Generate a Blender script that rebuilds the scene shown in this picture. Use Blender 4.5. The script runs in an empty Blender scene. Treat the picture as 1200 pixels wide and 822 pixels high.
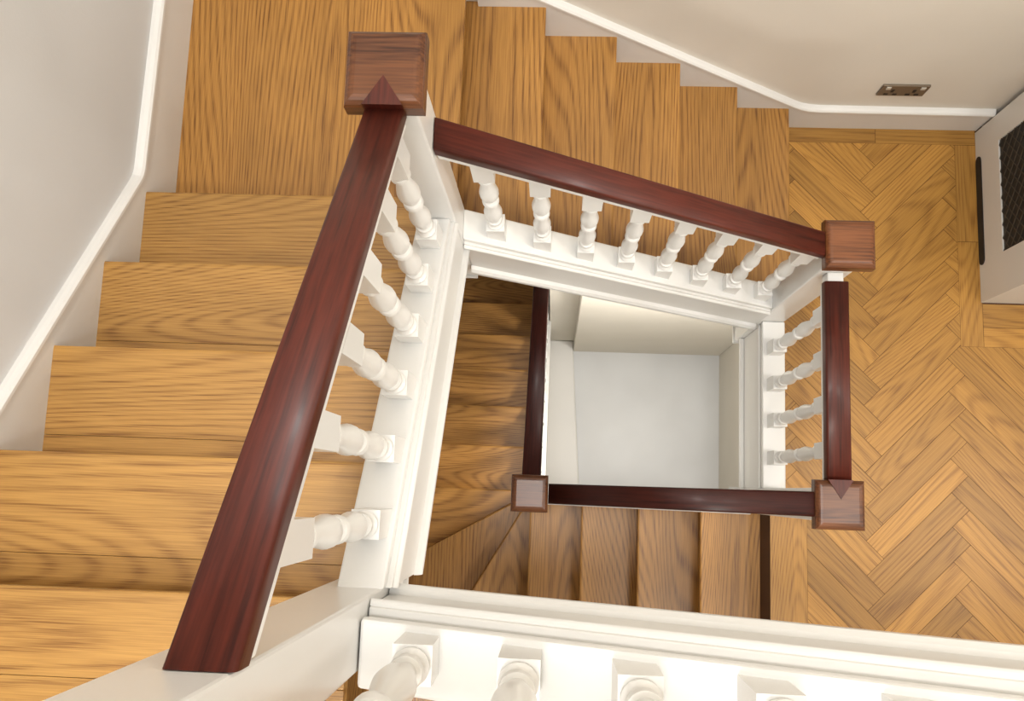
import bpy, bmesh, math, random
import numpy as np
from mathutils import Matrix, Vector
random.seed(7)
SC=bpy.context.scene
COL=SC.collection
try:
    SC.view_settings.view_transform='Standard'
    SC.view_settings.look='None'
except Exception: pass
# ---------------------------------------------------------------- constants
r=.1802; g=.225; gL=.2284
XL=-.798; YW=1.2627; Y7=.5282; XR=1.88; YF=-1.28
XA=-.009; YA=.4818; XB=1.0588; YC=-.2058; XD=.212
# ---------------------------------------------------------------- materials
def newmat(name):
    m=bpy.data.materials.new(name); m.use_nodes=True
    nt=m.node_tree; b=nt.nodes['Principled BSDF']; return m,nt,b
def N(nt,t,**k):
    n=nt.nodes.new(t)
    for a,v in k.items(): setattr(n,a,v)
    return n
def paint(name,col,rough=.45,bump=.02,scale=60,var=.03,vs=2.5):
    m,nt,b=newmat(name)
    tc=N(nt,'ShaderNodeTexCoord'); no=N(nt,'ShaderNodeTexNoise'); no.inputs['Scale'].default_value=scale; no.inputs['Detail'].default_value=3
    nt.links.new(tc.outputs['Object'],no.inputs['Vector'])
    n2=N(nt,'ShaderNodeTexNoise'); n2.inputs['Scale'].default_value=vs; nt.links.new(tc.outputs['Object'],n2.inputs['Vector'])
    cr=N(nt,'ShaderNodeValToRGB'); e=cr.color_ramp.elements
    e[0].position=.3; e[1].position=.7
    e[0].color=[c*(1-var) for c in col]+[1]; e[1].color=[min(1,c*(1+var)) for c in col]+[1]
    nt.links.new(n2.outputs['Fac'],cr.inputs['Fac']); nt.links.new(cr.outputs['Color'],b.inputs['Base Color'])
    bp=N(nt,'ShaderNodeBump'); bp.inputs['Strength'].default_value=bump; bp.inputs['Distance'].default_value=.01
    nt.links.new(no.outputs['Fac'],bp.inputs['Height']); nt.links.new(bp.outputs['Normal'],b.inputs['Normal'])
    b.inputs['Roughness'].default_value=rough
    return m
def wood(name,light,dark,axis='X',coord='Object',rough=.38,S=3.0,rings=430,contrast=.85,coat=0,tint=.09,a=.11,wr=.48,spec=.5,fibre=.44,detail=1.0,slopez=False,fc=420,tlo=None):
    m,nt,b=newmat(name); L=nt.links.new
    tc=N(nt,'ShaderNodeTexCoord')
    src=tc.outputs[coord]
    oi=N(nt,'ShaderNodeObjectInfo')
    mul=N(nt,'ShaderNodeVectorMath',operation='SCALE'); mul.inputs[0].default_value=(7.3,5.1,9.7)
    L(oi.outputs['Random'],mul.inputs['Scale'])
    add=N(nt,'ShaderNodeVectorMath',operation='ADD'); L(src,add.inputs[0]); L(mul.outputs[0],add.inputs[1])
    def sc(lo,hi):
        s=[hi,hi,hi]; s['XYZ'.index(axis)]=lo
        if slopez: s[2]=lo
        return s
    mp=N(nt,'ShaderNodeMapping'); mp.inputs['Scale'].default_value=sc(a,1)
    L(add.outputs[0],mp.inputs['Vector'])
    n1=N(nt,'ShaderNodeTexNoise'); n1.inputs['Scale'].default_value=S; n1.inputs['Detail'].default_value=detail; n1.inputs['Roughness'].default_value=.3; n1.inputs['Distortion'].default_value=.1
    L(mp.outputs[0],n1.inputs['Vector'])
    m1=N(nt,'ShaderNodeMath',operation='MULTIPLY'); m1.inputs[1].default_value=rings; L(n1.outputs['Fac'],m1.inputs[0])
    sn=N(nt,'ShaderNodeMath',operation='SINE'); L(m1.outputs[0],sn.inputs[0])
    ab=N(nt,'ShaderNodeMath',operation='MULTIPLY_ADD'); ab.inputs[1].default_value=.5; ab.inputs[2].default_value=.5; L(sn.outputs[0],ab.inputs[0])
    pw=N(nt,'ShaderNodeMath',operation='POWER'); pw.inputs[1].default_value=2.2; L(ab.outputs[0],pw.inputs[0])
    mp2=N(nt,'ShaderNodeMapping'); mp2.inputs['Scale'].default_value=sc(9,fc)
    L(add.outputs[0],mp2.inputs['Vector'])
    n2=N(nt,'ShaderNodeTexNoise'); n2.inputs['Scale'].default_value=1; n2.inputs['Detail'].default_value=3; L(mp2.outputs[0],n2.inputs['Vector'])
    fb=N(nt,'ShaderNodeMapRange'); fb.inputs['From Min'].default_value=.35; fb.inputs['From Max'].default_value=.7; L(n2.outputs['Fac'],fb.inputs['Value'])
    br=N(nt,'ShaderNodeMath',operation='MULTIPLY_ADD'); br.inputs[1].default_value=.9; br.inputs[2].default_value=.45; L(fb.outputs[0],br.inputs[0])
    pr=N(nt,'ShaderNodeMath',operation='MULTIPLY'); L(pw.outputs[0],pr.inputs[0]); L(br.outputs[0],pr.inputs[1])
    mx=N(nt,'ShaderNodeMath',operation='MULTIPLY_ADD'); mx.inputs[1].default_value=wr*contrast; L(pr.outputs[0],mx.inputs[0])
    m3=N(nt,'ShaderNodeMath',operation='MULTIPLY'); m3.inputs[1].default_value=fibre*contrast; L(fb.outputs[0],m3.inputs[0]); L(m3.outputs[0],mx.inputs[2])
    mx.use_clamp=True
    mixc=N(nt,'ShaderNodeMix',data_type='RGBA'); mixc.inputs[6].default_value=(*light,1); mixc.inputs[7].default_value=(*dark,1)
    L(mx.outputs[0],mixc.inputs[0])
    mp3=N(nt,'ShaderNodeMapping'); mp3.inputs['Scale'].default_value=sc(a,1); L(add.outputs[0],mp3.inputs['Vector'])
    n3=N(nt,'ShaderNodeTexNoise'); n3.inputs['Scale'].default_value=6; L(mp3.outputs[0],n3.inputs['Vector'])
    hs=N(nt,'ShaderNodeHueSaturation')
    v1=N(nt,'ShaderNodeMapRange'); v1.inputs['From Min'].default_value=.3; v1.inputs['From Max'].default_value=.7; v1.inputs['To Min'].default_value=.86; v1.inputs['To Max'].default_value=1.11
    L(n3.outputs['Fac'],v1.inputs['Value'])
    if coord=='UV':
        at=N(nt,'ShaderNodeAttribute',attribute_name='tone'); rnd=at.outputs['Fac']
    else: rnd=oi.outputs['Random']
    v2=N(nt,'ShaderNodeMapRange'); v2.inputs['To Min'].default_value=(1-tint) if tlo is None else tlo; v2.inputs['To Max'].default_value=1+tint; L(rnd,v2.inputs['Value'])
    vm=N(nt,'ShaderNodeMath',operation='MULTIPLY'); L(v1.outputs[0],vm.inputs[0]); L(v2.outputs[0],vm.inputs[1])
    L(vm.outputs[0],hs.inputs['Value']); L(mixc.outputs[2],hs.inputs['Color']); L(hs.outputs['Color'],b.inputs['Base Color'])
    bp=N(nt,'ShaderNodeBump'); bp.inputs['Strength'].default_value=.06; bp.inputs['Distance'].default_value=.002
    L(n2.outputs['Fac'],bp.inputs['Height']); L(bp.outputs['Normal'],b.inputs['Normal'])
    b.inputs['Roughness'].default_value=rough; b.inputs['Specular IOR Level'].default_value=spec
    if coat:
        b.inputs['Coat Weight'].default_value=coat; b.inputs['Coat Roughness'].default_value=.22
    return m
M_oakX=wood('oak_grain_across',(.51,.278,.074),(.175,.066,.012),'X')
M_oakY=wood('oak_grain_along',(.45,.225,.053),(.13,.045,.008),'Y',wr=.56)
M_oakB=wood('oak_worn',(.54,.272,.068),(.16,.056,.010),'X',wr=.56)
M_oakL=wood('oak_lower',(.52,.262,.064),(.15,.052,.009),'Y',wr=.56)
M_parq=wood('oak_parquet',(.51,.262,.052),(.20,.077,.011),'X',coord='UV',S=4,rings=230,tint=.12,tlo=.78,contrast=.85,wr=.45,fibre=.46)
RL=(.094,.0155,.0075); RD=(.030,.0045,.0025)
RK=dict(rough=.45,S=9,rings=60,coat=.06,tint=.05,a=.03,spec=.34,contrast=.9,wr=.42,fibre=.65,slopez=True,fc=200)
M_rail=wood('mahogany_polished',RL,RD,'Y',**RK)
M_railX=wood('mahogany_polished_cross',RL,RD,'X',**RK)
RL2=(.048,.0085,.005); RD2=(.014,.0024,.0016)  # same mahogany, with the lower rails' shade darkened into the colour
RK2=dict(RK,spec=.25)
M_railD=wood('mahogany_shaded',RL2,RD2,'Y',**RK2)
M_railDX=wood('mahogany_shaded_cross',RL2,RD2,'X',**RK2)
M_cap=wood('mahogany_cap',(.165,.058,.020),(.042,.011,.004),'X',rough=.36,S=6,rings=24,coat=.12,tint=.2,contrast=.9,spec=.4,wr=.45,fibre=.6,a=.3,fc=200)
M_white=paint('white_gloss_paint',(.83,.83,.815),.28,.01)
M_fascia=paint('white_satin_paint',(.79,.785,.765),.35,.01)
M_wallL=paint('wall_paint_cool_lit',(.67,.672,.675),.8,.03,120)  # cool daylight tint painted into the left wall's colour
M_wallB=paint('wall_paint_warm_lit',(.765,.725,.655),.8,.03,120)  # warm light tint painted into the wall colour
M_wallW=paint('wall_paint_low',(.74,.70,.62),.8,.03,120)
M_skirt=paint('skirting_grey_white',(.74,.73,.71),.4,.01)
M_cab=paint('cabinet_paint',(.70,.69,.66),.4,.01)
M_low=paint('pale_stone_floor',(.62,.63,.64),.4,.01,20,.04,3.2)
M_dark=paint('black_void',(.012,.012,.012),.6)
M_gap=paint('dark_joint',(.08,.03,.008),.8)
M_lat=paint('grille_bronze',(.06,.048,.034),.6)
mm,nt,b=newmat('brushed_bronze'); b.inputs['Metallic'].default_value=.5; b.inputs['Roughness'].default_value=.5
n=N(nt,'ShaderNodeTexNoise'); n.inputs['Scale'].default_value=40
cr=N(nt,'ShaderNodeValToRGB'); cr.color_ramp.elements[0].color=(.17,.135,.095,1); cr.color_ramp.elements[1].color=(.24,.19,.14,1)
nt.links.new(n.outputs['Fac'],cr.inputs['Fac']); nt.links.new(cr.outputs['Color'],b.inputs['Base Color']); M_nick=mm
# ---------------------------------------------------------------- helpers
def setp(o,parent,base,kw):
    o.location=base
    if parent is not None:
        o.parent=parent; o.location=Vector(base)-parent.location
    for k,v in kw.items(): o[k]=v
def mk(name,verts,faces,mat,parent=None,base=None,bevel=0,smooth=False,seg=2,**kw):
    V=[Vector(v) for v in verts]
    if base is None:
        mn=Vector([min(v[i] for v in V) for i in range(3)]); mx=Vector([max(v[i] for v in V) for i in range(3)])
        base=Vector(((mn.x+mx.x)/2,(mn.y+mx.y)/2,mn.z))
    base=Vector(base)
    me=bpy.data.meshes.new(name); me.from_pydata([v-base for v in V],[],faces); me.materials.append(mat)
    bm=bmesh.new(); bm.from_mesh(me); bmesh.ops.recalc_face_normals(bm,faces=bm.faces[:]); bm.to_mesh(me); bm.free()
    if smooth:
        for p in me.polygons: p.use_smooth=True
    me.update()
    o=bpy.data.objects.new(name,me); COL.objects.link(o); setp(o,parent,base,kw)
    if bevel:
        md=o.modifiers.new('bevel','BEVEL'); md.width=bevel; md.segments=seg; md.limit_method='ANGLE'; md.angle_limit=math.radians(40)
    return o
def empty(name,base,**kw):
    o=bpy.data.objects.new(name,None); o.empty_display_size=.05; COL.objects.link(o); o.location=base
    for k,v in kw.items(): o[k]=v
    return o
def boxvf(x0,x1,y0,y1,z0,z1):
    return [(x0,y0,z0),(x1,y0,z0),(x1,y1,z0),(x0,y1,z0),(x0,y0,z1),(x1,y0,z1),(x1,y1,z1),(x0,y1,z1)],[(0,3,2,1),(4,5,6,7),(0,1,5,4),(1,2,6,5),(2,3,7,6),(3,0,4,7)]
def join(*vfs):
    V=[];F=[]
    for v,f in vfs:
        o=len(V); V+=list(v); F+=[tuple(i+o for i in q) for q in f]
    return V,F
def box(name,x0,x1,y0,y1,z0,z1,mat,**k):
    v,f=boxvf(x0,x1,y0,y1,z0,z1); return mk(name,v,f,mat,**k)
def prism(poly,z0,z1):
    n=len(poly); V=[(x,y,z0) for x,y in poly]+[(x,y,z1) for x,y in poly]
    F=[tuple(range(n))[::-1],tuple(range(n,2*n))]+[(i,(i+1)%n,n+(i+1)%n,n+i) for i in range(n)]
    return V,F
def sweep(pts,lat,sec):
    n=len(sec); V=[];F=[]
    lat=Vector(lat)
    for p in pts:
        for a,b_ in sec: V.append(Vector(p)+lat*a+Vector((0,0,b_)))
    for k in range(len(pts)-1):
        for i in range(n):
            j=(i+1)%n; F.append((k*n+i,k*n+j,(k+1)*n+j,(k+1)*n+i))
    F.append(tuple(range(n))[::-1]); F.append(tuple(range((len(pts)-1)*n,len(pts)*n)))
    return V,F
def rect(a0,a1,b0,b1): return [(a0,b0),(a1,b0),(a1,b1),(a0,b1)]
def halfround(a,b,rad,sgn,n=8):
    return [(a+sgn*rad*math.cos(t),b+rad*math.sin(t)) for t in [(-math.pi/2)+math.pi*i/n for i in range(n+1)]]
w=.067
RSEC=[(-.47*w,-.040),(-.5*w,-.034),(-.5*w,-.013),(-.49*w,-.006),(-.465*w,-.0022),(-.42*w,-.0006),(0,0),(.42*w,-.0006),(.465*w,-.0022),(.49*w,-.006),(.5*w,-.013),(.5*w,-.034),(.47*w,-.040),(.42*w,-.050),(-.42*w,-.050)]
def handrail(pts,lat,mat,label,tip=None,under=True):
    base=Vector(pts[-1])
    e=empty('handrail',base,label=label,category='handrail')
    v,f=sweep(pts,lat,RSEC); o=mk('rail',v,f,mat,parent=e)
    for p in o.data.polygons:
        if len(p.vertices)==4: p.use_smooth=True
    if under:
        v,f=sweep(pts,lat,rect(-.027,.027,-.074,-.047)); mk('rail_fillet',v,f,M_white,parent=e,label='white painted fillet under the rail',bevel=.003)
    if tip:
        v,f=tip; mk('mitre_tip',v,f,mat,parent=e,label='pointed mitre let into the newel cap')
    return e
def newel(cx,cy,ztop,zbot,label,s=.132,half=.045,cap=True,drop=True):
    e=empty('newel_post',(cx,cy,zbot),label=label,category='newel post')
    h=half
    v,f=boxvf(cx-h,cx+h,cy-h,cy+h,zbot,ztop-.06 if cap else ztop)
    mk('post',v,f,M_white,parent=e,bevel=.004)
    if cap:
        a=s/2; V=[];F=[]
        rings=[(a-.018,-.075),(a-.018,-.060),(a-.006,-.054),(a,-.046),(a,-.015),(a-.002,-.009),(a-.008,-.003),(a-.012,-.001),(a-.018,0)]
        for q,z in rings: V+=[(cx-q,cy-q,ztop+z),(cx+q,cy-q,ztop+z),(cx+q,cy+q,ztop+z),(cx-q,cy+q,ztop+z)]
        for k in range(len(rings)-1):
            for i in range(4):
                j=(i+1)%4; F.append((k*4+i,k*4+j,k*4+4+j,k*4+4+i))
        F.append((3,2,1,0)); k=(len(rings)-1)*4; F.append((k,k+1,k+2,k+3))
        mk('newel_cap',V,F,M_cap,parent=e,label='square polished mahogany cap')
    if drop:
        V=[];F=[]
        rings=[(h+.008,0),(h+.008,-.012),(h-.004,-.02),(h-.012,-.045),(h-.03,-.055)]
        for q,z in rings: V+=[(cx-q,cy-q,zbot+z),(cx+q,cy-q,zbot+z),(cx+q,cy+q,zbot+z),(cx-q,cy+q,zbot+z)]
        for k in range(len(rings)-1):
            for i in range(4):
                j=(i+1)%4; F.append((k*4+i,k*4+j,k*4+4+j,k*4+4+i))
        F.append((0,1,2,3)); k=(len(rings)-1)*4; F.append((k,k+1,k+2,k+3))
        mk('post_drop',V,F,M_white,parent=e,bevel=.002)
    return e
PROF=[(0,.012),(.008,.0195),(.03,.0205),(.042,.0165),(.055,.0120),(.068,.0120),(.072,.0175),(.09,.0185),(.104,.0175),(.108,.0125),(.14,.0135),(.18,.0175),(.225,.0208),(.265,.0212),(.31,.0188),(.37,.0145),(.42,.0118),(.455,.0112),(.460,.0165),(.480,.0190),(.500,.0190),(.515,.0165),(.52,.0112),(.54,.0125),(.575,.0170),(.62,.0208),(.66,.0212),(.71,.0190),(.78,.0150),(.84,.0122),(.880,.0115),(.885,.0165),(.905,.0185),(.922,.0165),(.926,.0120),(.945,.0125),(.955,.0185),(.985,.0205),(1,.014)]
BMESH={}
def balmesh(H,foot,top,slope,axis,fat):
    key=(round(H,2),round(slope,2),axis,foot,top,fat)
    if key in BMESH: return BMESH[key]
    V=[];F=[]; hb=.0215*fat
    def blk(z0,z1,s0,s1):
        o=len(V)
        for z,s in((z0,s0),(z1,s1)):
            for x,y in((-hb,-hb),(hb,-hb),(hb,hb),(-hb,hb)):
                V.append((x,y,z+s*(x if axis=='x' else y)))
        F.extend([tuple(o+i for i in q) for q in [(0,3,2,1),(4,5,6,7),(0,1,5,4),(1,2,6,5),(2,3,7,6),(3,0,4,7)]])
    blk(0,foot,slope,0); blk(H-top,H,0,slope)
    n=24; o=len(V); L=H-foot-top
    for t,rad in PROF:
        for i in range(n):
            an=2*math.pi*i/n; V.append((fat*rad*math.cos(an),fat*rad*math.sin(an),foot+t*L))
    nf=len(F)
    for k in range(len(PROF)-1):
        for i in range(n):
            j=(i+1)%n; F.append((o+k*n+i,o+k*n+j,o+(k+1)*n+j,o+(k+1)*n+i))
    me=bpy.data.meshes.new('baluster'); me.from_pydata(V,[],F); me.materials.append(M_white)
    for p in me.polygons:
        if p.index>=nf: p.use_smooth=True
    bm=bmesh.new(); bm.from_mesh(me); bmesh.ops.recalc_face_normals(bm,faces=bm.faces[:])
    for e in bm.edges:
        if len(e.link_faces)==2 and e.calc_face_angle()>math.radians(38): e.smooth=False
    bm.to_mesh(me); bm.free()
    BMESH[key]=me; return me
def baluster(x,y,z0,z1,slope,axis,group,label,foot=.10,top=.11,fat=1.08):
    me=balmesh(z1-z0,foot,top,slope,axis,fat)
    o=bpy.data.objects.new('baluster',me); COL.objects.link(o); o.location=(x,y,z0)
    o['label']=label;o['category']='baluster';o['group']=group
    return o
# ---------------------------------------------------------------- flights
def boards(x0,x1,y0,y1,z0,z1,axis,cuts,gap=.0006):
    out=[]
    e=[0]+cuts+[1]
    for a,b_ in zip(e[:-1],e[1:]):
        if axis=='Y':
            ya=y0+(y1-y0)*a; yb=y0+(y1-y0)*b_; out.append(boxvf(x0,x1,ya+gap/2,yb-gap/2,z0,z1))
        else:
            xa=x0+(x1-x0)*a; xb=x0+(x1-x0)*b_; out.append(boxvf(xa+gap/2,xb-gap/2,y0,y1,z0,z1))
    return join(*out)
T=.028; NO=.022; EX=.038
fl=empty('stair_flight',(-.4,.5,6*r),label='upper oak flight with wide treads rising beside the cool grey wall',category='staircase')
def tread(x0,x1,y0,y1,z,mat,parent,axis,cuts,nose):
    v,f=boards(x0,x1,y0,y1,z-T,z,axis,cuts)
    o=mk('tread',v,f,mat,parent=parent)
    me=o.data
    at=me.attributes.new('bevel_weight_edge','FLOAT','EDGE')
    lim={'+y':y1,'+x':x1,'-x':x0}[nose]; ax={'+y':1,'+x':0,'-x':0}[nose]
    for e in me.edges:
        ps=[me.vertices[i].co+o.location+(parent.location if parent else Vector((0,0,0))) for i in e.vertices]
        if all(abs(p[ax]-lim)<.001 for p in ps) and abs(ps[0].z-ps[1].z)<.001: at.data[e.index].value=1
        elif all(p.z>z-.001 for p in ps): at.data[e.index].value=.06
    md=o.modifiers.new('nosing','BEVEL'); md.limit_method='WEIGHT'; md.width=.010; md.segments=4
    return o
for k in range(0,5):
    yn=Y7-k*gL; z=(7+k)*r
    yb=yn-gL-EX if k<4 else YF+.002
    tread(XL,-.04,yb,yn,z,M_oakX,fl,'Y',[.29] if k<4 else [.2,.45,.7,.84],'+y')
    box('riser',XL,-.04,yn-NO-.014,yn-NO,z-r+.0005,z-T,M_oakX,parent=fl)
def zl(Y): return 1.69-.80*(Y-.065)
P=[(0,.437,zl(.437)),(0,-.362,zl(-.362))]
v,f=sweep(P,(1,0,0),rect(-.045,.033,-.30,-.028)); mk('stringer',v,f,M_fascia,parent=fl,bevel=.003)
v,f=join(sweep(P,(1,0,0),rect(-.052,.024,-.03,0)))
mk('base_rail',v,f,M_white,parent=fl,bevel=.004)
v,f=join(sweep(P,(1,0,0),halfround(.033,-.045,.008,1)),sweep(P,(1,0,0),[(.033,-.30),(.046,-.30),(.046,-.285),(.040,-.275),(.033,-.270)]))
mk('stringer_moulding',v,f,M_white,parent=fl)
ft=empty('stair_flight',(.5,.9,0),label='oak flight descending along the warm white wall to the parquet landing',category='staircase')
for k in range(1,6):
    z=(6-k)*r; xn=k*g
    tread(xn-g-EX,xn,YA+.02 if k<5 else .528,YW-.001,z,M_oakY,ft,'X',[],'+x')
for k in range(0,6):
    z=(6-k)*r; xn=k*g
    box('riser',xn-NO-.014,xn-NO,YA+.02 if 0<k<5 else .53,YW-.001,z-r+.0005,z-T,M_oakY,parent=ft)
def zt(X): return 1.125-.82*(X-.12)
P=[(.036,.48,zt(.036)),(1.014,.48,zt(1.014))]
v,f=sweep(P,(0,1,0),rect(-.045,.03,-.30,-.028)); mk('stringer',v,f,M_fascia,parent=ft,bevel=.003)
v,f=sweep(P,(0,1,0),rect(-.038,.042,-.03,0)); mk('base_rail',v,f,M_white,parent=ft,bevel=.004)
v,f=join(sweep(P,(0,1,0),halfround(-.045,-.045,.008,-1)),sweep(P,(0,1,0),[(-.045,-.30),(-.062,-.30),(-.062,-.28),(-.055,-.268),(-.045,-.262)]))
mk('stringer_moulding',v,f,M_white,parent=ft)
fn=empty('stair_flight',(.5,-.8,11*r),label='upper flight edged by a broad white string and balusters',category='staircase')
xs=[0.03,.40,.78,1.16]
for k,xn in enumerate(xs):
    z=(12+k)*r
    tread(xn,(xs[k+1] if k<3 else 1.6)+.04,YF+.002,-.46,z,M_oakY,fn,'X',[.5],'-x')
    box('riser',xn+NO,xn+NO+.014,YF+.002,-.46,z-r+.0005,z-T,M_oakY,parent=fn)
def zf(X): return 2.185+.50*X
P=[(.022,-.41,zf(.022)),(1.9,-.41,zf(1.9))]
v,f=sweep(P,(0,1,0),rect(-.03,.035,-.265,-.06)); mk('stringer',v,f,M_fascia,parent=fn,bevel=.003)
v,f=sweep(P,(0,1,0),rect(-.03,.021,-.065,-.025)); mk('stringer_step',v,f,M_fascia,parent=fn,bevel=.004)
v,f=sweep(P,(0,1,0),rect(-.07,.026,-.03,0)); mk('base_rail',v,f,M_white,parent=fn,bevel=.006)
v,f=join(sweep(P,(0,1,0),halfround(.035,-.078,.010,1)),sweep(P,(0,1,0),[(.035,-.265),(.050,-.265),(.050,-.25),(.043,-.238),(.035,-.233)]))
mk('stringer_moulding',v,f,M_white,parent=fn)
fb=empty('stair_flight',(.6,-.7,-4*r),label='lower oak flight descending below the parquet landing',category='staircase')
X0=1.09
for n_ in range(1,5):
    xn=X0-g*n_; z=-n_*r
    tread(xn,xn+g+EX,YF+.002,-.253 if n_ in(1,4) else -.22,z,M_oakL,fb,'X',[],'-x')
for n_ in range(0,5):
    xn=X0-g*n_; z=-n_*r
    box('riser',xn+NO,xn+NO+.014,YF+.002,-.253 if n_ in (0,1,4) else -.22,z-r+.0005,z-T,M_oakL,parent=fb)
px,py=.20,-.2
def ray(a):
    dx,dy=math.cos(math.radians(a)),math.sin(math.radians(a))
    t=min((YF+.002-py)/dy if dy<-1e-6 else 1e9,(XL-px)/dx if dx<-1e-6 else 1e9); return (px+dx*t,py+dy*t)
A=[ray(270),ray(240),ray(210),(XL,py)]
wp=[[(px,py),A[0],A[1]],[(px,py),A[1],(XL,YF+.002),A[2]],[(px,py),A[2],A[3]]]
WM=[M_oakL,M_oakL,M_oakB]
for i,p in enumerate(wp):
    z=-(5+i)*r
    v,f=prism(p,z-r,z); mk('winder_tread',v,f,WM[i],parent=fb,bevel=.006)
def zb(X): return .8*(X-X0)+.10
P=[(1.014,-.215,zb(1.014)),(.26,-.215,zb(.26))]
v,f=sweep(P,(0,1,0),rect(-.035,.03,-.30,-.028)); mk('stringer',v,f,M_fascia,parent=fb,bevel=.003)
v,f=sweep(P,(0,1,0),rect(-.04,.04,-.03,0)); mk('base_rail',v,f,M_white,parent=fb,bevel=.004)
fll=empty('stair_flight',(-.3,.4,-13*r),label='shadowed lowest oak flight with narrow treads',category='staircase')
for k in range(0,7):
    z=-(7+k)*r; yn=-.2+gL*k
    if k>0:
        tread(XL,.18,yn-gL-EX,min(yn,YW-.001),z,M_oakB,fll,'Y',[],'+y')
    if yn<YW: box('riser',XL,.18,yn-NO-.014,yn-NO,z-r+.0005,z-T,M_oakB,parent=fll)
def zll(Y): return -7*r-.79*(Y+.2)+.10
P=[(XD,-.155,zll(-.155)),(XD,1.2,zll(1.2))]
v,f=sweep(P,(1,0,0),rect(-.03,.03,-.30,-.028)); mk('stringer',v,f,M_fascia,parent=fll,bevel=.003)
v,f=sweep(P,(1,0,0),rect(-.038,.038,-.03,0)); mk('base_rail',v,f,M_white,parent=fll,bevel=.004)
le=empty('landing_edge',(1.066,.13,-.22),label='white painted landing edge board beneath the short balustrade',category='stair edge board')
box('fascia_board',1.035,1.09,-.160,.436,-.22,.15,M_fascia,parent=le,bevel=.003)
box('base_rail',1.025,1.105,-.160,.436,.15,.18,M_white,parent=le,bevel=.004)
v,f=join(boxvf(1.018,1.035,-.160,.436,-.22,-.195),boxvf(1.025,1.035,-.160,.436,.10,.115)); mk('fascia_moulding',v,f,M_white,parent=le,bevel=.004)
# ---------------------------------------------------------------- newels
newel(XA,YA,2.11,.80,'tall white newel post with brown cap at the half landing')
newel(XB,YA,1.0966,-.28,'white newel post with worn mahogany cap at foot of the flight')
newel(XB,YC,.9729,-.35,'white newel post with mahogany cap at the parquet landing corner')
newel(XD,-.207,.42,-1.55,'lower newel post with dark red mahogany cap at the winders',s=.122)
newel(-.03,-.41,3.45,1.80,'thick white newel post joining the two upper flights',half=.05)
# ---------------------------------------------------------------- rails
a=.0335
tipA=prism([(XA-a,YA-.067),(XA+a,YA-.067),(XA,YA-.016)],2.09,2.1125)
handrail([(XA,-.359,2.738),(XA,YA-.066,2.093)],(1,0,0),M_rail,'long polished dark mahogany handrail sloping down to a square cap',tip=tipA)
handrail([(XA+.047,YA,1.825),(XB-.067,YA,1.09)],(0,1,0),M_railX,'polished mahogany handrail above the flight beside the wall')
tipC=prism([(XB-a,YC+.067),(XB+a,YC+.067),(XB,YC+.016)],.955,.9754)
hr=handrail([(XB,.408,.966),(XB,YC+.067,.966)],(1,0,0),M_rail,'short level mahogany handrail at the parquet landing',tip=tipC)
box('rail_bracket',XB-.022,XB+.022,.408,.4365,.895,.952,M_white,parent=hr,bevel=.003)
handrail([(XB-.067,YC,.96),(XD+.062,YC,.37)],(0,1,0),M_railDX,'mahogany handrail over the lower flight, shade painted into its colour')
handrail([(XD,YC+.062,.22),(XD,1.2,-.86)],(1,0,0),M_railD,'mahogany handrail running down the lowest flight, shadow painted into its colour')
handrail([(.022,-.41,zf(.022)+.82),(1.9,-.41,zf(1.9)+.82)],(0,1,0),M_railX,'mahogany handrail above the broad white string')
# ---------------------------------------------------------------- balusters
def rl(Y): return 2.738+(Y+.359)*(2.093-2.738)/(YA-.066+.359)-.074
for i in range(6):
    y=.365-.125*i; baluster(-.008,y,zl(y)-.001,rl(y)-.001,-.81,'y','balusters of the near flight','white turned wooden baluster under the long sloping handrail')
def rt(X): return 1.825-(X-.037)*.7715-.074
for i in range(8):
    x=.12+.12*i; baluster(x,.482,zt(x)-.001,rt(x)-.001,-.8,'x','balusters of the flight by the wall','white turned wooden baluster of the flight by the wall',foot=.085,top=.09)
for i in range(4):
    y=.335-.13*i; baluster(1.064,y,.1795,.8915,0,'x','balusters of the landing edge','white turned baluster standing on the parquet landing edge')
for i in range(5):
    x=.117+.137*i; baluster(x,-.42,zf(x)-.001,zf(x)+.745,.50,'x','balusters of the upper string','white turned baluster rising from the broad white string',fat=1.18,foot=.09)
for i in range(6):
    x=.92-.12*i; baluster(x,-.208,zb(x)-.001,.96+(x-.992)*.819-.075,.8,'x','balusters of the lower flight','white turned baluster under the lower handrail',foot=.16,top=.14)
for i in range(9):
    y=-.08+.125*i; baluster(XD,y,zll(y)-.001,.22-(y+.144)*.8036-.075,-.79,'y','balusters of the lowest flight','white turned baluster of the shadowed lowest flight',foot=.2,top=.18)
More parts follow.
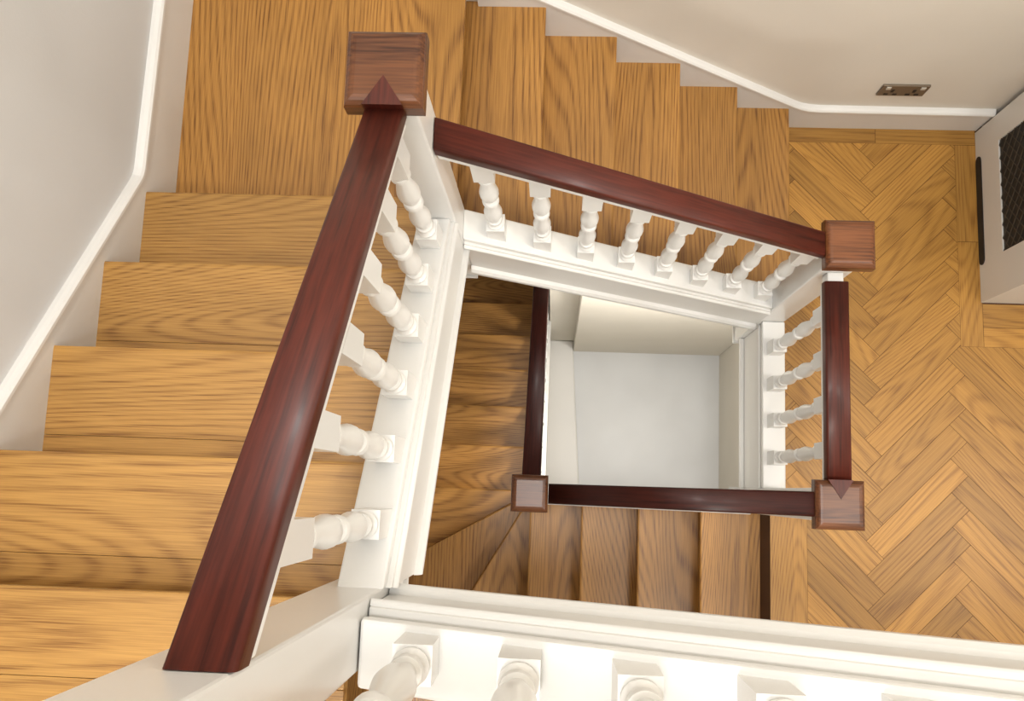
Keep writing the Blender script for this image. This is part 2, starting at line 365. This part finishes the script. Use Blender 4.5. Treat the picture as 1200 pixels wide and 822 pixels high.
# ---------------------------------------------------------------- structure
S=dict(kind='structure')
v,f=boards(XL,0,Y7-gL,YW,6*r-T,6*r,'X',[.14,.46,.80],gap=.0003); mk('floor',v,f,M_oakY,**S)
box('wall_left',XL-.1,XL,YF,YW+.1,-3,7.2,M_wallL,**S)
box('wall_back',XL,2.2,YW,YW+.1,-3,7.2,M_wallB,**S)
box('wall_front',XL-.1,3.2,YF-.1,YF,-3,7.2,M_wallB,**S)
box('wall_right',3.1,3.2,YF,YW+.1,-.3,7.2,M_wallB,**S)
box('wall_alcove',2.11,2.2,.56,YW,-.3,7.2,M_wallB,**S)
box('wall_return',2.2,3.1,.56,.66,-.3,7.2,M_wallB,**S)
box('ceiling',XL-.1,3.2,YF-.1,YW+.1,7.0,7.1,M_wallB,**S)
def skirt(name,pts,lat,sgn,depth=.30):
    v,f=sweep(pts,lat,rect(0,sgn*.018,-depth,0) if sgn>0 else rect(sgn*.018,0,-depth,0))
    mk(name,v,f,M_skirt,**S)
    v,f=sweep(pts,lat,[(0,-.022),(sgn*.020,-.022),(sgn*.025,-.015),(sgn*.025,-.006),(sgn*.020,.0),(sgn*.01,.003),(0,.003)])
    mk('trim_1',v,f,M_white,**S)
skirt('baseboard_back',[(.02,YW,1.11),(1.11,YW,.236),(1.14,YW,.212),(1.17,YW,.192),(1.20,YW,.180),(1.24,YW,.174),(1.885,YW,.165)],(0,1,0),-1,depth=.34)
zs=lambda Y:1.30+.785*(.56-Y)
skirt('baseboard_left',[(XL,YW,1.275),(XL,.575,1.300),(XL,.555,1.306),(XL,.535,1.320),(XL,-1.1,zs(-1.1))],(1,0,0),1,depth=.32)
# ---------------- parquet
W=.088; n=5
def clip(poly,ax,val,keep_less):
    out=[]
    for i in range(len(poly)):
        p,q=poly[i],poly[(i+1)%len(poly)]
        ip=(p[ax]<=val) if keep_less else (p[ax]>=val); iq=(q[ax]<=val) if keep_less else (q[ax]>=val)
        if ip: out.append(p)
        if ip!=iq:
            t=(val-p[ax])/(q[ax]-p[ax]); out.append(tuple(p[k]+t*(q[k]-p[k]) for k in range(4)))
    return out
regs=[(1.105,1.800,-.19,1.185),(1.225,1.800,YF,-.19),(1.800,3.1,YF,.395)]
c45=math.sqrt(.5)
V=[];F=[];UV=[];TN=[]
gp=.0008
for j in range(-60,60):
    for m_ in range(-10,10):
        for typ in(0,1):
            if typ==0: i0=j+2*n*m_; q=[(i0*W+gp,j*W+gp),((i0+n)*W-gp,j*W+gp),((i0+n)*W-gp,(j+1)*W-gp),(i0*W+gp,(j+1)*W-gp)]; uv=[(0,0),(n*W,0),(n*W,W),(0,W)]
            else:
                i0=j; s0=i0-2*n+1+2*n*m_; q=[(i0*W+gp,s0*W+gp),((i0+1)*W-gp,s0*W+gp),((i0+1)*W-gp,(s0+n)*W-gp),(i0*W+gp,(s0+n)*W-gp)]; uv=[(0,0),(0,W),(n*W,W),(n*W,0)]
            P4=[((x-y)*c45+1.5,(x+y)*c45+.1,a_,b_) for (x,y),(a_,b_) in zip(q,uv)]
            if all(p[0]<1 or p[0]>3.2 or p[1]<-1.5 or p[1]>1.4 for p in P4): continue
            off=(random.random()*20,random.random()*20); tn=random.random()
            for (xa,xb,ya,yb) in regs:
                pl=clip(P4,0,xa,False)
                if len(pl)>2: pl=clip(pl,0,xb,True)
                if len(pl)>2: pl=clip(pl,1,ya,False)
                if len(pl)>2: pl=clip(pl,1,yb,True)
                if len(pl)<3: continue
                o=len(V); V+=[(p[0],p[1],0) for p in pl]; F.append(tuple(range(o,o+len(pl)))); UV.append([(p[2]+off[0],p[3]+off[1]) for p in pl]); TN.append(tn)
def plank(x0,x1,y0,y1):
    o=len(V); V.extend([(x0+gp,y0+gp,0),(x1-gp,y0+gp,0),(x1-gp,y1-gp,0),(x0+gp,y1-gp,0)]); F.append((o,o+1,o+2,o+3)); s,t=random.random()*20,random.random()*20
    if x1-x0>y1-y0: UV.append([(s,t),(s+x1-x0,t),(s+x1-x0,t+y1-y0),(s,t+y1-y0)])
    else: UV.append([(s,t),(s,t+x1-x0),(s+y1-y0,t+x1-x0),(s+y1-y0,t)])
    TN.append(random.random()*.6)
plank(1.105,1.5,1.185,YW);plank(1.5,1.88,1.185,YW);plank(1.800,1.885,.395,.8);plank(1.800,1.885,.8,1.185)
plank(1.885,2.6,.47,.56);plank(1.885,2.5,.395,.47);plank(X0,1.225,YF,-.19)
me=bpy.data.meshes.new('floor'); me.from_pydata(V,[],F); me.materials.append(M_parq)
ul=me.uv_layers.new(name='UVMap'); ta=me.attributes.new('tone','FLOAT','FACE')
li=0
for fi,u in enumerate(UV):
    for p in u: ul.data[li].uv=p; li+=1
    ta.data[fi].value=TN[fi]
fo=bpy.data.objects.new('floor',me); COL.objects.link(fo); fo['kind']='structure'
v,f=join(boxvf(X0+.002,3.1,YF,-.255,-.18,-.0015),boxvf(1.106,3.1,-.255,YW,-.18,-.0015)); mk('floor',v,f,M_gap,**S)
# lower hall seen through the well
ZL=-2.70
box('floor',XL,3.1,YF,YW,ZL-.05,ZL,M_low,**S)
box('wall_low_side',1.37,1.45,YF,.80,ZL,-.19,M_wallW,**S)
box('wall_low_back',.245,.40,.80,.88,ZL,-.19,M_wallW,**S)
box('wall_low_pier',.40,1.369,.735,.80,ZL,-.19,M_wallW,bevel=.004,**S)
prof=[(-.155,ZL),(.74,ZL),(.74,zll(.74)-.29),(-.155,zll(-.155)-.29)]
v=[(.19,y,z) for y,z in prof]+[(.235,y,z) for y,z in prof]; f=[(0,1,2,3),(7,6,5,4),(0,4,5,1),(1,5,6,2),(2,6,7,3),(3,7,4,0)]
mk('wall_spandrel',v,f,M_wallW,**S)
v,f=prism([(.235,-.3),(.47,-.3),(.399,.735),(.399,.799),(.235,.799)],ZL,ZL+.05); mk('trim_2',v,f,M_skirt,bevel=.01,**S)
# ---------------------------------------------------------------- radiator cover
rc=empty('radiator_cover',(1.99,.91,0),label='white radiator cabinet with black diamond lattice grille by the wall',category='radiator cover')
x=1.88; y0,y1=.565,YW-.028; ga,gb=.715,1.135
gz=.185
fr=[boxvf(x,x+.02,y0,ga,0,.9),boxvf(x,x+.02,gb,y1,0,.9),boxvf(x,x+.02,ga,gb,0,gz),boxvf(x,x+.02,ga,gb,.80,.9),boxvf(x+.02,2.10,y0,y0+.02,0,.9)]
v,f=join(*fr); mk('cabinet_body',v,f,M_cab,parent=rc)
box('cabinet_top',x-.015,2.10,y0-.004,y1,.9,.925,M_cab,parent=rc,bevel=.004)
hh=.022; pts=[]
for t in range(9): an=-math.pi/2+math.pi*t/8; pts.append((gb-.005-hh+hh*math.cos(an),.002+hh+hh*math.sin(an)))
for t in range(9): an=math.pi/2+math.pi*t/8; pts.append((ga-.01+hh+hh*math.cos(an),.002+hh+hh*math.sin(an)))
nn=len(pts); v=[(x-.003,p,q) for p,q in pts]+[(x+.003,p,q) for p,q in pts]; f=[tuple(range(nn)),tuple(range(nn,2*nn))[::-1]]+[(i,(i+1)%nn,nn+(i+1)%nn,nn+i) for i in range(nn)]
mk('toe_vent',v,f,M_dark,parent=rc,label='black rounded vent slot at the cabinet foot')
box('grille_backing',x+.006,x+.010,ga,gb,gz,.80,M_dark,parent=rc)
bars=[]
d=.05
for s_ in(1,-1):
    for i in range(-20,35):
        ya=ga+i*d; z0=gz;z1=.80
        pa=(ya,z0);pb=(ya+s_*(z1-z0),z1)
        lo,hi=sorted((pa[0],pb[0])); lo=max(lo,ga);hi=min(hi,gb)
        if hi-lo<.01: continue
        za,zb_=z0+(lo-ya)*s_,z0+(hi-ya)*s_; t_=.0014
        bars.append(([(x+.002,lo,za-t_),(x+.002,hi,zb_-t_),(x+.002,hi,zb_+t_),(x+.002,lo,za+t_),(x+.005,lo,za-t_),(x+.005,hi,zb_-t_),(x+.005,hi,zb_+t_),(x+.005,lo,za+t_)],[(0,3,2,1),(4,5,6,7),(0,1,5,4),(1,2,6,5),(2,3,7,6),(3,0,4,7)]))
v,f=join(*bars); mk('lattice_grille',v,f,M_lat,parent=rc,label='diamond lattice metal grille')
# ---------------------------------------------------------------- socket
so=empty('wall_socket',(1.49,YW,.32),label='bronze double power socket with light switches on warm wall',category='socket')
box('face_plate',1.408,1.572,YW-.008,YW-.0,.285,.368,M_nick,parent=so,bevel=.002)
M_sw=paint('switch_metal',(.55,.52,.46),.4)
for cx in(1.452,1.528):
    box('pin_hole',cx-.005,cx+.005,YW-.0095,YW-.0075,.318,.338,M_dark,parent=so)
    box('pin_hole',cx-.023,cx-.008,YW-.0095,YW-.0075,.295,.306,M_dark,parent=so)
    box('pin_hole',cx+.008,cx+.023,YW-.0095,YW-.0075,.295,.306,M_dark,parent=so)
    sx=cx+(.022 if cx>1.49 else -.022)
    box('rocker_switch',sx-.008,sx+.008,YW-.012,YW-.0075,.344,.361,M_sw,parent=so,bevel=.001)
# ---------------------------------------------------------------- lights
def area(name,loc,size,power,col,tgt=None,sy=None):
    l=bpy.data.lights.new(name,'AREA'); l.energy=power; l.color=col; l.size=size
    if sy: l.shape='RECTANGLE'; l.size_y=sy
    o=bpy.data.objects.new(name,l); COL.objects.link(o); o.location=loc
    if tgt is not None:
        o.rotation_euler=(Vector(tgt)-Vector(loc)).to_track_quat('-Z','Y').to_euler()
    return o
area('ceiling_light',(.2,-.2,6.8),.4,96,(1,.985,.955))
area('hall_light',(2.3,-.4,5.2),.3,38,(1,.955,.89))
area('side_fill_light',(3.0,-.3,2.2),1.0,20,(1,.985,.96),(0,.2,1.0))  # unseen fill added to lift the side faces, no window there
area('front_fill_light',(.1,-1.18,4.9),.4,34,(1,.99,.98),(.5,.8,1.0))  # unseen fill added for front faces and nosing shadows, no window
area('lower_fill_light',(.95,-.02,-.45),.3,6,(1,.98,.94),(.8,.2,-2.7))  # added fill that brightens the pale well floor
area('lower_stair_fill',(1.0,.35,-.35),.2,17,(1,.95,.86),(-.3,.3,-1.5))  # added fill below the landing, lifts the winders and lowest flight
area('lower_flight_fill',(.95,-.9,1.9),.3,11,(1,.96,.89),(.5,-.8,0))  # added fill to brighten the lower flight
def spot(name,loc,tgt,power,deg,blend=.8):
    l=bpy.data.lights.new(name,'SPOT'); l.energy=power; l.spot_size=math.radians(deg); l.spot_blend=blend; l.shadow_soft_size=.01
    o=bpy.data.objects.new(name,l); COL.objects.link(o); o.location=loc
    o.rotation_euler=(Vector(tgt)-Vector(loc)).to_track_quat('-Z','Y').to_euler()
for tx,ty,pw_,dg in((.70,.10,8,7),(.86,.30,7,6),(1.05,.12,7,7),(1.2,.35,7,6),(.95,-.05,7,6),(.72,.45,7,5),(1.15,-.1,7,6)):
    spot('lower_patch_spot',(1.25,-.9,-.5),(tx,ty,-2.7),pw_,dg,1)  # added spots that throw soft light patches on the well floor
w_=bpy.data.worlds.new('world'); SC.world=w_; w_.use_nodes=True; w_.node_tree.nodes['Background'].inputs[0].default_value=(.9,.93,1,1); w_.node_tree.nodes['Background'].inputs[1].default_value=.3
# ---------------------------------------------------------------- camera
a_,b_,c_=-.1466,-.0477,-.0370
ca,sa,cb,sb,cc,sc=math.cos(a_),math.sin(a_),math.cos(b_),math.sin(b_),math.cos(c_),math.sin(c_)
Rx=np.array([[1,0,0],[0,ca,-sa],[0,sa,ca]]);Ry=np.array([[cb,0,sb],[0,1,0],[-sb,0,cb]]);Rz=np.array([[cc,-sc,0],[sc,cc,0],[0,0,1]])
R=(Rz@Rx@Ry).T
cam=bpy.data.cameras.new('camera'); cam.sensor_width=36; cam.lens=1103.36/1200*36; cam.clip_start=.02
co=bpy.data.objects.new('camera',cam); COL.objects.link(co)
M=Matrix([list(R[i])+[0] for i in range(3)]+[[0,0,0,1]]); M.translation=Vector((.2870,-.1967,3.5562)); co.matrix_world=M
SC.camera=co
